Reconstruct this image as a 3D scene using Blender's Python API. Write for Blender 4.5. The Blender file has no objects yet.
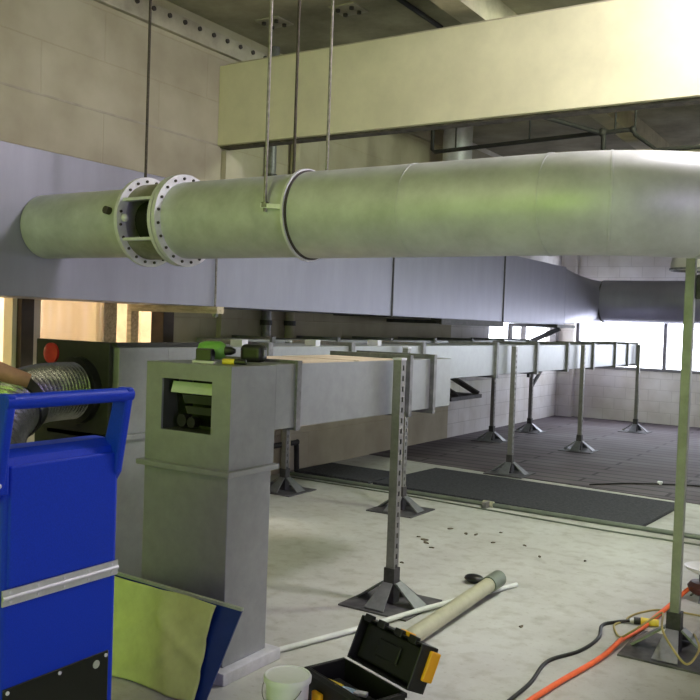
import bpy, bmesh, math, random
from mathutils import Vector, Matrix
random.seed(7)
S = bpy.context.scene
COL = S.collection
PI = math.pi

# ------------------------------------------------------------------ materials
def mat(name, col, rough=0.6, metal=0.0, var=0.12, scale=6.0, bump=0.0, col2=None, stretch=(1, 1, 1), detail=6, spec=None, rvar=0.0):
    m = bpy.data.materials.new(name); m.use_nodes = True
    nt = m.node_tree; N = nt.nodes; L = nt.links
    p = N['Principled BSDF']
    p.inputs['Roughness'].default_value = rough
    p.inputs['Metallic'].default_value = metal
    if spec is not None: p.inputs['Specular IOR Level'].default_value = spec
    tc = N.new('ShaderNodeTexCoord'); mp = N.new('ShaderNodeMapping')
    mp.inputs['Scale'].default_value = stretch
    L.new(tc.outputs['Object'], mp.inputs['Vector'])
    nz = N.new('ShaderNodeTexNoise'); nz.inputs['Scale'].default_value = scale
    nz.inputs['Detail'].default_value = detail; nz.inputs['Roughness'].default_value = 0.65
    L.new(mp.outputs['Vector'], nz.inputs['Vector'])
    cr = N.new('ShaderNodeValToRGB')
    c2 = col2 if col2 else tuple(max(0, c * (1 - 2.2 * var)) for c in col)
    c1 = col if col2 else tuple(min(1, c * (1 + var)) for c in col)
    cr.color_ramp.elements[0].position = 0.32; cr.color_ramp.elements[0].color = (*c2, 1)
    cr.color_ramp.elements[1].position = 0.68; cr.color_ramp.elements[1].color = (*c1, 1)
    L.new(nz.outputs['Fac'], cr.inputs['Fac'])
    L.new(cr.outputs['Color'], p.inputs['Base Color'])
    if bump:
        b = N.new('ShaderNodeBump'); b.inputs['Strength'].default_value = bump; b.inputs['Distance'].default_value = 0.02
        L.new(nz.outputs['Fac'], b.inputs['Height']); L.new(b.outputs['Normal'], p.inputs['Normal'])
    if rvar:
        mr = N.new('ShaderNodeMapRange')
        mr.inputs['To Min'].default_value = max(0, rough - rvar); mr.inputs['To Max'].default_value = min(1, rough + rvar)
        L.new(nz.outputs['Fac'], mr.inputs['Value']); L.new(mr.outputs['Result'], p.inputs['Roughness'])
    return m

def block_mat(name, c1, c2, mortar, axes, bw=0.8, bh=0.4, rough=0.85):
    """painted block wall; axes picks which two object coordinates run along and up the wall"""
    m = bpy.data.materials.new(name); m.use_nodes = True
    nt = m.node_tree; N = nt.nodes; L = nt.links; p = N['Principled BSDF']
    p.inputs['Roughness'].default_value = rough; p.inputs['Specular IOR Level'].default_value = 0.2
    tc = N.new('ShaderNodeTexCoord'); sx = N.new('ShaderNodeSeparateXYZ'); cx = N.new('ShaderNodeCombineXYZ')
    L.new(tc.outputs['Object'], sx.inputs[0]); L.new(sx.outputs[axes[0]], cx.inputs[0]); L.new(sx.outputs[axes[1]], cx.inputs[1])
    br = N.new('ShaderNodeTexBrick'); br.inputs['Scale'].default_value = 1.0
    br.inputs['Brick Width'].default_value = bw; br.inputs['Row Height'].default_value = bh
    br.inputs['Mortar Size'].default_value = 0.007; br.inputs['Mortar Smooth'].default_value = 0.6
    br.inputs['Color1'].default_value = (*c1, 1); br.inputs['Color2'].default_value = (*c2, 1); br.inputs['Mortar'].default_value = (*mortar, 1)
    L.new(cx.outputs[0], br.inputs['Vector'])
    nz = N.new('ShaderNodeTexNoise'); nz.inputs['Scale'].default_value = 2.2; nz.inputs['Detail'].default_value = 7
    L.new(tc.outputs['Object'], nz.inputs['Vector'])
    mx = N.new('ShaderNodeMix'); mx.data_type = 'RGBA'; mx.blend_type = 'MULTIPLY'; mx.inputs['Factor'].default_value = 0.45
    cr = N.new('ShaderNodeValToRGB'); cr.color_ramp.elements[0].position = 0.35; cr.color_ramp.elements[0].color = (0.6, 0.55, 0.48, 1)
    cr.color_ramp.elements[1].position = 0.62
    L.new(nz.outputs['Fac'], cr.inputs['Fac'])
    L.new(br.outputs['Color'], mx.inputs['A']); L.new(cr.outputs['Color'], mx.inputs['B'])
    L.new(mx.outputs['Result'], p.inputs['Base Color'])
    bu = N.new('ShaderNodeBump'); bu.inputs['Strength'].default_value = 0.4; bu.inputs['Distance'].default_value = 0.01; bu.invert = True
    L.new(br.outputs['Fac'], bu.inputs['Height']); L.new(bu.outputs['Normal'], p.inputs['Normal'])
    return m

def floor_mat():
    m = bpy.data.materials.new('painted_concrete'); m.use_nodes = True
    nt = m.node_tree; N = nt.nodes; L = nt.links; p = N['Principled BSDF']
    tc = N.new('ShaderNodeTexCoord')
    n1 = N.new('ShaderNodeTexNoise'); n1.inputs['Scale'].default_value = 0.9; n1.inputs['Detail'].default_value = 8; n1.inputs['Roughness'].default_value = 0.7
    n2 = N.new('ShaderNodeTexNoise'); n2.inputs['Scale'].default_value = 9; n2.inputs['Detail'].default_value = 6
    n3 = N.new('ShaderNodeTexNoise'); n3.inputs['Scale'].default_value = 38; n3.inputs['Detail'].default_value = 3
    for n in (n1, n2, n3): L.new(tc.outputs['Object'], n.inputs['Vector'])
    c1 = N.new('ShaderNodeValToRGB'); c1.color_ramp.elements[0].position = 0.3; c1.color_ramp.elements[0].color = (0.40, 0.39, 0.37, 1)
    c1.color_ramp.elements[1].position = 0.62; c1.color_ramp.elements[1].color = (0.54, 0.545, 0.53, 1)
    L.new(n1.outputs['Fac'], c1.inputs['Fac'])
    c2 = N.new('ShaderNodeValToRGB'); c2.color_ramp.elements[0].position = 0.33; c2.color_ramp.elements[0].color = (0.8, 0.78, 0.74, 1)
    c2.color_ramp.elements[1].position = 0.5
    L.new(n2.outputs['Fac'], c2.inputs['Fac'])
    mx = N.new('ShaderNodeMix'); mx.data_type = 'RGBA'; mx.blend_type = 'MULTIPLY'; mx.inputs['Factor'].default_value = 0.8
    L.new(c1.outputs['Color'], mx.inputs['A']); L.new(c2.outputs['Color'], mx.inputs['B'])
    c3 = N.new('ShaderNodeValToRGB'); c3.color_ramp.elements[0].position = 0.3; c3.color_ramp.elements[0].color = (0.62, 0.56, 0.48, 1)
    c3.color_ramp.elements[1].position = 0.4
    L.new(n3.outputs['Fac'], c3.inputs['Fac'])
    m2 = N.new('ShaderNodeMix'); m2.data_type = 'RGBA'; m2.blend_type = 'MULTIPLY'; m2.inputs['Factor'].default_value = 0.35
    L.new(mx.outputs['Result'], m2.inputs['A']); L.new(c3.outputs['Color'], m2.inputs['B'])
    L.new(m2.outputs['Result'], p.inputs['Base Color'])
    p.inputs['Roughness'].default_value = 0.62; p.inputs['Specular IOR Level'].default_value = 0.3
    return m

def plank_mat():
    m = bpy.data.materials.new('worn_dark_planks'); m.use_nodes = True
    nt = m.node_tree; N = nt.nodes; L = nt.links; p = N['Principled BSDF']
    tc = N.new('ShaderNodeTexCoord')
    br = N.new('ShaderNodeTexBrick'); br.inputs['Scale'].default_value = 1.0; br.inputs['Brick Width'].default_value = 1.9; br.inputs['Row Height'].default_value = 0.24
    br.inputs['Mortar Size'].default_value = 0.022; br.inputs['Mortar Smooth'].default_value = 0.3
    br.inputs['Color1'].default_value = (0.16, 0.14, 0.155, 1); br.inputs['Color2'].default_value = (0.13, 0.112, 0.125, 1); br.inputs['Mortar'].default_value = (0.05, 0.043, 0.05, 1)
    L.new(tc.outputs['Object'], br.inputs['Vector'])
    nz = N.new('ShaderNodeTexNoise'); nz.inputs['Scale'].default_value = 1.2; nz.inputs['Detail'].default_value = 7
    L.new(tc.outputs['Object'], nz.inputs['Vector'])
    cr = N.new('ShaderNodeValToRGB'); cr.color_ramp.elements[0].position = 0.35; cr.color_ramp.elements[0].color = (0.6, 0.52, 0.5, 1); cr.color_ramp.elements[1].position = 0.65
    L.new(nz.outputs['Fac'], cr.inputs['Fac'])
    mx = N.new('ShaderNodeMix'); mx.data_type = 'RGBA'; mx.blend_type = 'MULTIPLY'; mx.inputs['Factor'].default_value = 0.7
    L.new(br.outputs['Color'], mx.inputs['A']); L.new(cr.outputs['Color'], mx.inputs['B'])
    L.new(mx.outputs['Result'], p.inputs['Base Color']); p.inputs['Roughness'].default_value = 0.75
    p.inputs['Specular IOR Level'].default_value = 0.25
    return m

def pane_mat(name, tint, gloss=0.1, rough=0.05, diffuse=None):
    m = bpy.data.materials.new(name); m.use_nodes = True
    nt = m.node_tree; N = nt.nodes; L = nt.links
    N.remove(N['Principled BSDF'])
    t = N.new('ShaderNodeBsdfTransparent'); t.inputs['Color'].default_value = (*tint, 1)
    g = N.new('ShaderNodeBsdfGlossy'); g.inputs['Roughness'].default_value = rough
    mx = N.new('ShaderNodeMixShader'); mx.inputs['Fac'].default_value = gloss
    L.new(t.outputs[0], mx.inputs[1]); L.new(g.outputs[0], mx.inputs[2])
    out = mx
    if diffuse:
        d = N.new('ShaderNodeBsdfDiffuse'); d.inputs['Color'].default_value = (*diffuse[0], 1)
        m2 = N.new('ShaderNodeMixShader'); m2.inputs['Fac'].default_value = diffuse[1]
        L.new(mx.outputs[0], m2.inputs[1]); L.new(d.outputs[0], m2.inputs[2]); out = m2
    L.new(out.outputs[0], N['Material Output'].inputs['Surface'])
    return m

M = dict(
    floor=floor_mat(), planks=plank_mat(),
    wall_l=block_mat('painted_block_cream', (0.47, 0.43, 0.33), (0.465, 0.425, 0.327), (0.445, 0.40, 0.30), (1, 2), 1.2, 0.4),
    wall_lf=block_mat('painted_block_white', (0.72, 0.70, 0.70), (0.69, 0.67, 0.67), (0.55, 0.53, 0.53), (1, 2), 0.4, 0.2),
    wall_f=block_mat('painted_block_grey', (0.68, 0.65, 0.64), (0.66, 0.63, 0.62), (0.55, 0.52, 0.51), (0, 2), 0.4, 0.2),
    wall_plain=mat('painted_plaster', (0.42, 0.38, 0.3), 0.9, var=0.08, scale=2),
    ceil=mat('roof_deck', (0.34, 0.31, 0.235), 0.9, var=0.18, scale=1.6, spec=0.1),
    beam=mat('cream_painted_steel', (0.68, 0.635, 0.44), 0.5, var=0.05, scale=2.5, spec=0.35),
    joist=mat('joist_paint', (0.46, 0.41, 0.30), 0.8, var=0.12, scale=4),
    flange_dark=mat('dark_ledge', (0.12, 0.10, 0.08), 0.9, var=0.3, scale=12),  # mottled dark brown for the strip under the beam
    ledger=mat('ledger_paint', (0.40, 0.36, 0.29), 0.8, var=0.1, scale=6),
    hole=mat('dark_bolt', (0.05, 0.04, 0.04), 0.8, var=0.1),
    galv=mat('galvanised_sheet', (0.33, 0.34, 0.355), 0.42, 0.55, var=0.05, scale=14, rvar=0.08),
    galv_big=mat('dull_galvanised_sheet', (0.285, 0.28, 0.365), 0.45, 0.45, var=0.05, scale=5, stretch=(1, 1, 0.25), rvar=0.06),
    galv_round=mat('weathered_galvanised_pipe', (0.52, 0.53, 0.55), 0.5, 0.35, var=0.10, scale=5, rvar=0.10),
    galv_lite=mat('bright_flange_steel', (0.68, 0.67, 0.74), 0.5, 0.35, var=0.06, scale=20),
    steel=mat('grey_steel', (0.24, 0.235, 0.25), 0.5, 0.6, var=0.15, scale=20),
    strut=mat('zinc_strut', (0.27, 0.26, 0.26), 0.45, 0.6, var=0.1, scale=20),
    postgrey=mat('grey_painted_tube', (0.30, 0.31, 0.26), 0.5, 0.2, var=0.15, scale=6),
    darksteel=mat('dark_steel', (0.07, 0.065, 0.07), 0.6, 0.4, var=0.2, scale=14),
    plate=mat('base_plate_steel', (0.13, 0.125, 0.135), 0.6, 0.5, var=0.2, scale=12),
    gusset=mat('gusset_sheet', (0.24, 0.245, 0.265), 0.5, 0.55, var=0.1, scale=14),
    black=mat('black_plastic', (0.008, 0.008, 0.009), 0.45, var=0.2),
    black_gloss=mat('black_acrylic', (0.006, 0.007, 0.008), 0.12, var=0.1),
    blackpipe=mat('black_iron_pipe', (0.03, 0.027, 0.027), 0.7, 0.2, var=0.2),
    rod=mat('threaded_rod', (0.22, 0.20, 0.19), 0.5, 0.6, var=0.2, scale=60),
    rod_dark=mat('rusty_rod', (0.07, 0.055, 0.045), 0.7, 0.4, var=0.2, scale=60),
    blue=mat('blue_rotomoulded_plastic', (0.0015, 0.032, 0.47), 0.48, var=0.06, scale=220, bump=0.06, detail=2, spec=0.25),
    bluesheet=mat('blue_plastic_sheet', (0.008, 0.035, 0.20), 0.35, var=0.1, scale=4),
    sheet_edge=mat('pale_sheet_edge', (0.42, 0.47, 0.38), 0.5, var=0.1),
    hivis=mat('yellow_green_fabric', (0.60, 0.70, 0.24), 0.8, var=0.06, scale=9),
    darkpanel=mat('dark_sheet_panel', (0.034, 0.034, 0.03), 0.6, 0.3, var=0.12, scale=8),
    foil=mat('silver_foil', (0.27, 0.27, 0.31), 0.27, 0.9, var=0.1, scale=25, bump=0.25),
    tan=mat('brown_wrap', (0.30, 0.16, 0.09), 0.7, var=0.15, scale=10),
    red=mat('red_plastic', (0.42, 0.02, 0.015), 0.5, var=0.12, scale=20),
    white=mat('white_plastic', (0.80, 0.81, 0.84), 0.4, var=0.03, scale=8),
    pvc=mat('white_pvc', (0.70, 0.72, 0.70), 0.4, var=0.05, scale=8),
    beige=mat('beige_pipe', (0.42, 0.41, 0.29), 0.45, var=0.08, scale=8),
    orange=mat('orange_rubber', (0.95, 0.16, 0.04), 0.5, var=0.05, scale=20),
    yellow=mat('yellow_rubber', (0.75, 0.58, 0.05), 0.5, var=0.08, scale=20),
    yellowdull=mat('tan_rubber', (0.42, 0.34, 0.13), 0.6, var=0.1, scale=20),
    toolyellow=mat('amber_plastic', (0.90, 0.42, 0.01), 0.5, var=0.05),
    green=mat('lime_plastic', (0.17, 0.42, 0.07), 0.4, var=0.1, scale=10),
    mat=mat('black_rubber_mat', (0.055, 0.056, 0.066), 0.85, var=0.25, scale=40, bump=0.2, spec=0.2),
    conduit=mat('grey_conduit', (0.20, 0.23, 0.19), 0.5, 0.4, var=0.1),
    wood=mat('raw_timber', (0.52, 0.43, 0.32), 0.8, var=0.2, scale=7, stretch=(1, 6, 6)),
    woodpale=mat('pale_ply', (0.70, 0.58, 0.44), 0.8, var=0.12, scale=3),
    woodcream=mat('cream_board', (0.75, 0.68, 0.52), 0.8, var=0.05, scale=3),
    browntimber=mat('dark_stained_timber', (0.045, 0.027, 0.02), 0.6, var=0.2, scale=8),
    leaf=mat('dry_leaf', (0.16, 0.13, 0.09), 0.9, var=0.3, scale=50),
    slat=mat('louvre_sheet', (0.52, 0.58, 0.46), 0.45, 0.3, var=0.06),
    louvre_in=mat('shaded_louvre_sheet', (0.07, 0.075, 0.06), 0.5, 0.4, var=0.1),  # dark copy of the louvre sheet, shade inside the opening painted in
    dark_in=mat('shaded_interior', (0.012, 0.012, 0.012), 0.9, var=0.2),  # near-black colour standing in for shade inside the openings
    alu=mat('aluminium_hinge', (0.60, 0.61, 0.64), 0.4, 0.65, var=0.05, scale=30),
    barrel=mat('stained_barrel', (0.30, 0.29, 0.22), 0.5, 0.5, var=0.2, scale=7),
    lampsh=mat('enamel_shade', (0.62, 0.58, 0.58), 0.5, var=0.05),
    winframe=mat('dark_window_frame', (0.16, 0.15, 0.16), 0.6, var=0.1),
    glass=pane_mat('window_glass', (0.97, 0.985, 1.0), 0.06),
    poly=pane_mat('milky_polythene', (0.95, 0.93, 0.9), 0.14, 0.25, ((0.85, 0.75, 0.62), 0.35)),
)

# ------------------------------------------------------------------ mesh helper
class MB:
    def __init__(s): s.bm = bmesh.new()
    def box(s, a, b, rot=None, piv=None):
        a = Vector(a); b = Vector(b); c = (a + b) / 2; d = b - a
        mt = Matrix.Translation(c) @ Matrix.Diagonal((abs(d.x), abs(d.y), abs(d.z), 1))
        if rot is not None:
            pv = Vector(piv) if piv is not None else c
            mt = Matrix.Translation(pv) @ rot.to_4x4() @ Matrix.Translation(-pv) @ mt
        bmesh.ops.create_cube(s.bm, size=1, matrix=mt); return s
    def bar(s, p, q, w, h, up=(0, 0, 1)):
        """rectangular bar from p to q"""
        p = Vector(p); q = Vector(q); d = (q - p); l = d.length; d.normalize()
        u = Vector(up)
        if abs(d.dot(u)) > 0.98: u = Vector((1, 0, 0))
        x = d.cross(u).normalized(); z = x.cross(d).normalized()
        mt = Matrix((x, d, z)).transposed().to_4x4(); mt.translation = (p + q) / 2
        bmesh.ops.create_cube(s.bm, size=1, matrix=mt @ Matrix.Diagonal((w, l, h, 1))); return s
    def cyl(s, p, q, r, seg=24, r2=None, cap=True):
        p = Vector(p); q = Vector(q); d = q - p
        mt = d.to_track_quat('Z', 'Y').to_matrix().to_4x4(); mt.translation = (p + q) / 2
        bmesh.ops.create_cone(s.bm, cap_ends=cap, cap_tris=False, segments=seg, radius1=r, radius2=r if r2 is None else r2, depth=d.length, matrix=mt); return s
    def ball(s, c, r, sc=(1, 1, 1), seg=16):
        bmesh.ops.create_uvsphere(s.bm, u_segments=seg, v_segments=max(6, seg // 2), radius=r, matrix=Matrix.Translation(c) @ Matrix.Diagonal((*sc, 1))); return s
    def rings(s, rings, cap=True, closed=False):
        """skin a list of equal-length closed vertex rings"""
        vs = [[s.bm.verts.new(v) for v in r] for r in rings]; n = len(vs[0])
        pairs = list(zip(vs, vs[1:])) + ([(vs[-1], vs[0])] if closed else [])
        for a, b in pairs:
            for i in range(n): s.bm.faces.new((a[i], a[(i + 1) % n], b[(i + 1) % n], b[i]))
        if cap and not closed: s.bm.faces.new(vs[0][::-1]); s.bm.faces.new(vs[-1])
        return s
    def tube(s, pts, r, seg=12, cap=True, rf=None):
        pts = [Vector(p) for p in pts]; rr = []; nrm = None
        for i, p in enumerate(pts):
            t = (pts[min(i + 1, len(pts) - 1)] - pts[max(i - 1, 0)]).normalized()
            if nrm is None:
                nrm = t.orthogonal().normalized()
            nrm = (nrm - t * nrm.dot(t)).normalized(); bn = t.cross(nrm)
            ra = rf(i) if rf else r
            rr.append([p + (nrm * math.cos(2 * PI * k / seg) + bn * math.sin(2 * PI * k / seg)) * ra for k in range(seg)])
        return s.rings(rr, cap)
    def lathe(s, prof, c, seg=32, axis='Z', cap=False):
        c = Vector(c); rr = []
        for r, h in prof:
            ring = []
            for k in range(seg):
                a = 2 * PI * k / seg; u, v = r * math.cos(a), r * math.sin(a)
                ring.append(c + (Vector((u, v, h)) if axis == 'Z' else Vector((h, u, v)) if axis == 'X' else Vector((v, h, u))))
            rr.append(ring)
        return s.rings(rr, cap)
    def loop(s, prof, c, seg=40, axis='X'):
        """closed profile turned round an axis: a solid ring"""
        c = Vector(c); rr = []
        for r, h in prof:
            rr.append([c + (Vector((h, r * math.cos(2 * PI * k / seg), r * math.sin(2 * PI * k / seg))) if axis == 'X' else
                       Vector((r * math.sin(2 * PI * k / seg), h, r * math.cos(2 * PI * k / seg))) if axis == 'Y' else
                       Vector((r * math.cos(2 * PI * k / seg), r * math.sin(2 * PI * k / seg), h))) for k in range(seg)])
        return s.rings(rr, False, True)
    def prism(s, poly, d):
        d = Vector(d); a = [Vector(p) for p in poly]; b = [p + d for p in a]
        return s.rings([a, b])
    def build(s, name, m, parent=None, world=True, smooth=False, bevel=0.0, bseg=2, label=None):
        bm = s.bm
        if parent is not None and world:
            bmesh.ops.translate(bm, verts=bm.verts, vec=-root_loc(parent))
        bmesh.ops.recalc_face_normals(bm, faces=bm.faces)
        me = bpy.data.meshes.new(name); bm.to_mesh(me); bm.free()
        me.materials.append(M[m] if isinstance(m, str) else m)
        o = bpy.data.objects.new(name, me); COL.objects.link(o)
        if parent is not None: o.parent = parent
        if smooth:
            for p in me.polygons: p.use_smooth = True
            try:
                me.set_sharp_from_angle(angle=math.radians(38))
            except Exception: pass
        if bevel:
            b = o.modifiers.new('bevel', 'BEVEL'); b.width = bevel; b.segments = bseg; b.limit_method = 'ANGLE'; b.angle_limit = math.radians(40)
        if label: o['label'] = label
        return o

def root_loc(o):
    while o.parent: o = o.parent
    return Vector(o.location)

def thing(name, label, cat, loc=(0, 0, 0), rz=0, group=None):
    o = bpy.data.objects.new(name, None); COL.objects.link(o)
    o.empty_display_size = 0.1
    o.location = loc; o.rotation_euler = (0, 0, rz)
    return tag(o, label, cat, group)

def tag(o, label, cat, group=None):
    o['label'] = label; o['category'] = cat
    if group: o['group'] = group
    return o

def struct(o): o['kind'] = 'structure'; return o

def copy_tree(o, parent=None):
    c = o.copy(); COL.objects.link(c)
    if parent is not None: c.parent = parent
    for ch in [x for x in o.children]:
        copy_tree(ch, c)
    return c

def smooth_path(pts, n=8):
    """Catmull-Rom through pts"""
    P = [Vector(p) for p in pts]; P = [P[0] * 2 - P[1]] + P + [P[-1] * 2 - P[-2]]; out = []
    for i in range(1, len(P) - 2):
        a, b, c, d = P[i - 1:i + 3]
        for k in range(n):
            t = k / n
            out.append(0.5 * ((2 * b) + (c - a) * t + (2 * a - 5 * b + 4 * c - d) * t * t + (3 * b - a - 3 * c + d) * t ** 3))
    out.append(P[-2]); return out

# ------------------------------------------------------------------ the setting
WX, FY, CZ = -5.45, 15.95, 4.30          # left wall plane, far wall plane, ceiling height
RX, BY = 4.5, -3.0
struct(MB().box((-9, BY - .2, -0.15), (RX, FY + .25, 0)).build('floor', 'floor'))
struct(MB().prism([(WX, 9.1, 0.0), (-1.6, 8.72, 0.0), (RX, 8.2, 0.0), (RX, FY, 0.0), (WX, FY, 0.0)], (0, 0, 0.006)).build('floor_planks', 'planks'))
struct(MB().box((-9, BY - .2, CZ), (RX + .2, FY + .25, CZ + .15)).build('ceiling', 'ceil'))
# left wall: solid except an opening to the next room and a strip window at the far end
w = MB(); t = 0.22
O1, O2 = (3.0, 5.63, 0.95, 2.15), (12.55, 15.75, 1.15, 2.3)
w.box((WX - t, BY, 0), (WX, O1[0], CZ)); w.box((WX - t, O1[0], 0), (WX, O1[1], O1[2])); w.box((WX - t, O1[0], O1[3]), (WX, O1[1], CZ))
w.box((WX - t, O1[1], 0), (WX, 11.25, CZ))
struct(w.build('wall_left', 'wall_l')); w = MB()
w.box((WX - t, 11.25, 0), (WX, O2[0], CZ)); w.box((WX - t, O2[0], 0), (WX, O2[1], O2[2])); w.box((WX - t, O2[0], O2[3]), (WX, O2[1], CZ))
w.box((WX - t, O2[1], 0), (WX, FY + .22, CZ))
struct(w.build('wall_left', 'wall_lf'))
w = MB(); F1 = (-5.15, RX, 0.93, 2.52)
w.box((WX, FY, 0), (RX, FY + t, F1[2])); w.box((WX, FY, F1[3]), (RX, FY + t, CZ)); w.box((WX, FY, F1[2]), (F1[0], FY + t, F1[3]))
struct(w.build('wall_back', 'wall_f'))
struct(MB().box((RX, BY, 0), (RX + .2, FY + .2, CZ)).build('wall_right', 'wall_plain'))
struct(MB().box((WX - t, BY - .2, 0), (RX + .2, BY, CZ)).build('wall_front', 'wall_plain'))
# the next room seen through the opening
nr = MB()
nr.box((-9.0, 1.5, 0), (-8.9, 8.6, CZ)); nr.box((-9, 1.4, 0), (WX - t, 1.5, CZ)); nr.box((-9, 8.6, 0), (WX - t, 8.7, CZ))
struct(nr.build('wall_next_room', 'woodpale'))
# opening frame with two dark mullions
wf = thing('window_1', 'dark timber framed opening to the next room below the big grey duct', 'window', (WX, 4.3, .95)); wf['kind'] = 'structure'
del wf['category']
fr = MB()
fr.box((WX - .2, O1[0], O1[2]), (WX + .02, O1[1], O1[2] + .05)); fr.box((WX - .2, O1[0], O1[3] - .05), (WX + .02, O1[1], O1[3]))
fr.box((WX - .12, 4.06, .95), (WX + .03, 4.17, 2.15)); fr.box((WX - .12, 5.50, .95), (WX + .03, 5.63, 2.15))
fr.build('window_frame', 'browntimber', wf, bevel=.004)
MB().box((WX - .14, 4.19, .95), (WX - .04, 4.28, 2.15)).box((WX - .12, 4.02, .95), (WX - .02, 4.058, 2.15)).build('window_trim', 'woodcream', wf)
# far strip windows
def strip_window(name, along, a0, a1, z0, z1, plane, step, first, d):
    r = thing(name, '', 'window'); r['kind'] = 'structure'; del r['category']; del r['label']
    f = MB(); g = MB()
    def b(u0, u1, h0, h1, p0, p1, mb):
        if along == 'X': mb.box((u0, plane + p0, h0), (u1, plane + p1, h1))
        else: mb.box((plane + p0, u0, h0), (plane + p1, u1, h1))
    b(a0, a1, z0, z0 + .05, -.02 * d, .16 * d, f); b(a0, a1, z1 - .05, z1, -.02 * d, .16 * d, f)
    b(a0, a0 + .05, z0, z1, .0, .12 * d, f); b(a1 - .05, a1, z0, z1, .0, .12 * d, f)
    u = first
    while u < a1 - .2:
        b(u - .03, u + .03, z0, z1, .02 * d, .10 * d, f); u += step
    b(a0, a1, z0, z1, .055 * d, .063 * d, g)
    f.build('window_frame', 'winframe', r); g.build('window_pane', 'glass', r)
strip_window('window_2', 'X', F1[0], F1[1], F1[2], F1[3], FY, 1.62, -3.56, 1)
strip_window('window_3', 'Y', O2[0], O2[1], O2[2], O2[3], WX, 1.65, 14.2, -1)
# white reveal round the far corner pier
struct(MB().box((-5.449, FY - .14, 0.006), (-5.15, FY - .001, CZ)).build('trim_corner', 'wall_f'))
# ceiling beam with its bottom flange, joists, ledger
bm_ = MB().box((WX, 6.16, 3.20), (RX, 6.31, 3.93)); struct(bm_.build('trim_beam', 'beam', bevel=.006))
struct(MB().box((WX, 6.20, 3.185), (RX, 6.325, 3.199)).build('trim_flange', 'flange_dark'))
struct(MB().box((WX, 6.27, 3.93), (RX, 6.5, 3.98)).build('trim_plate', 'joist'))
struct(MB().box((WX, 11.3, 3.15), (RX, 11.65, 3.93)).build('trim_far_beam', 'joist', bevel=.01))
for i, x in enumerate((-3.03, -1.75, -0.4, 0.9, 2.2)):
    struct(MB().box((x - .1, BY, 4.05), (x + .1, FY, CZ)).build('trim_joist', 'joist'))
for i, y in enumerate((8.9, 13.9)):
    struct(MB().box((WX, y - .12, 3.92), (RX, y + .12, 4.06)).build('trim_purlin', 'joist'))
struct(MB().box((WX, 1.0, 3.195), (WX + .004, 6.16, 3.212)).build('trim_stain_line', 'ledger'))
le = struct(MB().box((WX, 1.0, 4.04), (WX + .05, FY, 4.205)).build('trim_ledger', 'ledger', bevel=.006))
bl = MB()
for i in range(34):
    y = 3.2 + .187 * i
    bl.cyl((WX + .045, y, 4.16), (WX + .066, y, 4.16), .021, 8)
struct(bl.build('trim_ledger_bolts', 'hole'))
for i, (y0, y1, d) in enumerate(((6.22, 6.46, .06), (7.0, 7.1, .03))):
    struct(MB().box((WX, y0, 0), (WX + d, y1, 3.16)).build('trim_pilaster', 'wall_l'))

# bolted joist cleats above the beam
for i, (x, y) in enumerate(((-4.94, 6.30), (-4.16, 6.33))):
    r = thing('joist_cleat', ('bolted steel cleat under the roof above the beam, nearer the left wall', 'bolted steel cleat under the roof above the beam, the one farther from the left wall')[i], 'bracket', (x, y, CZ - .05), 0, 'bolted cleats above the beam')
    MB().box((x - .13, y - .12, CZ - .012), (x + .13, y + .12, CZ)).build('plate', 'ledger', r)
    for dx in (-.07, .07):
        for dy in (-.06, .06):
            MB().cyl((x + dx, y + dy, CZ - .012), (x + dx, y + dy, CZ - .035), .02, 8).build('bolt', 'hole', r)

# ------------------------------------------------------------------ big rectangular duct along the left wall
dx0, dx1, dz0, dz1 = -5.30, -4.58, 1.69, 2.61
R = thing('rectangular_duct', 'large grey rectangular sheet metal duct running the length of the left wall', 'duct', (-5.0, 8.0, dz0))
for a, b in ((0.6, 8.0), (8.0, 11.02), (11.02, 13.55)):
    MB().box((dx0, a + .004, dz0), (dx1, b - .004, dz1)).build('duct_section', 'galv_big', R, bevel=.004)
for y in (8.0, 11.02):
    MB().box((dx0 - .012, y - .009, dz0 - .012), (dx1 + .012, y + .009, dz1 + .012)).build('seam_flange', 'darksteel', R)
# bend from the rectangle into the round pipe
rr = []; n = 48
P0, P2 = Vector((-4.94, 13.55, 2.15)), Vector((-4.44, 15.2, 2.13)); P1 = Vector((-4.94, 15.2, 2.14))
for k in range(15):
    t_ = k / 14; c = P0 * (1 - t_) ** 2 + P1 * 2 * t_ * (1 - t_) + P2 * t_ * t_
    tan = ((P1 - P0) * (1 - t_) + (P2 - P1) * t_).normalized(); side = tan.cross(Vector((0, 0, 1))).normalized()
    hw = .36 * (1 - t_) + .34 * t_; hh = .46 * (1 - t_) + .345 * t_; e = 0.12 + (1 - .12) * min(1, t_ * 1.3)
    ring = []
    for j in range(n):
        a = 2 * PI * j / n; ca, sa = math.cos(a), math.sin(a)
        ring.append(c + side * hw * math.copysign(abs(ca) ** e, ca) + Vector((0, 0, 1)) * hh * math.copysign(abs(sa) ** e, sa))
    rr.append(ring)
MB().rings(rr).build('duct_elbow', 'galv_big', R, smooth=True)
MB().loop([(.345, -.012), (.368, -.012), (.368, .012), (.345, .012)], (-4.44, 15.2, 2.13), 48, 'X').build('seam_ring', 'darksteel', R, smooth=True)
MB().cyl((-4.44, 15.2, 2.14), (RX - .02, 15.2, 2.14), .36, 48).build('round_run', 'galv_big', R, smooth=True)
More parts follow.
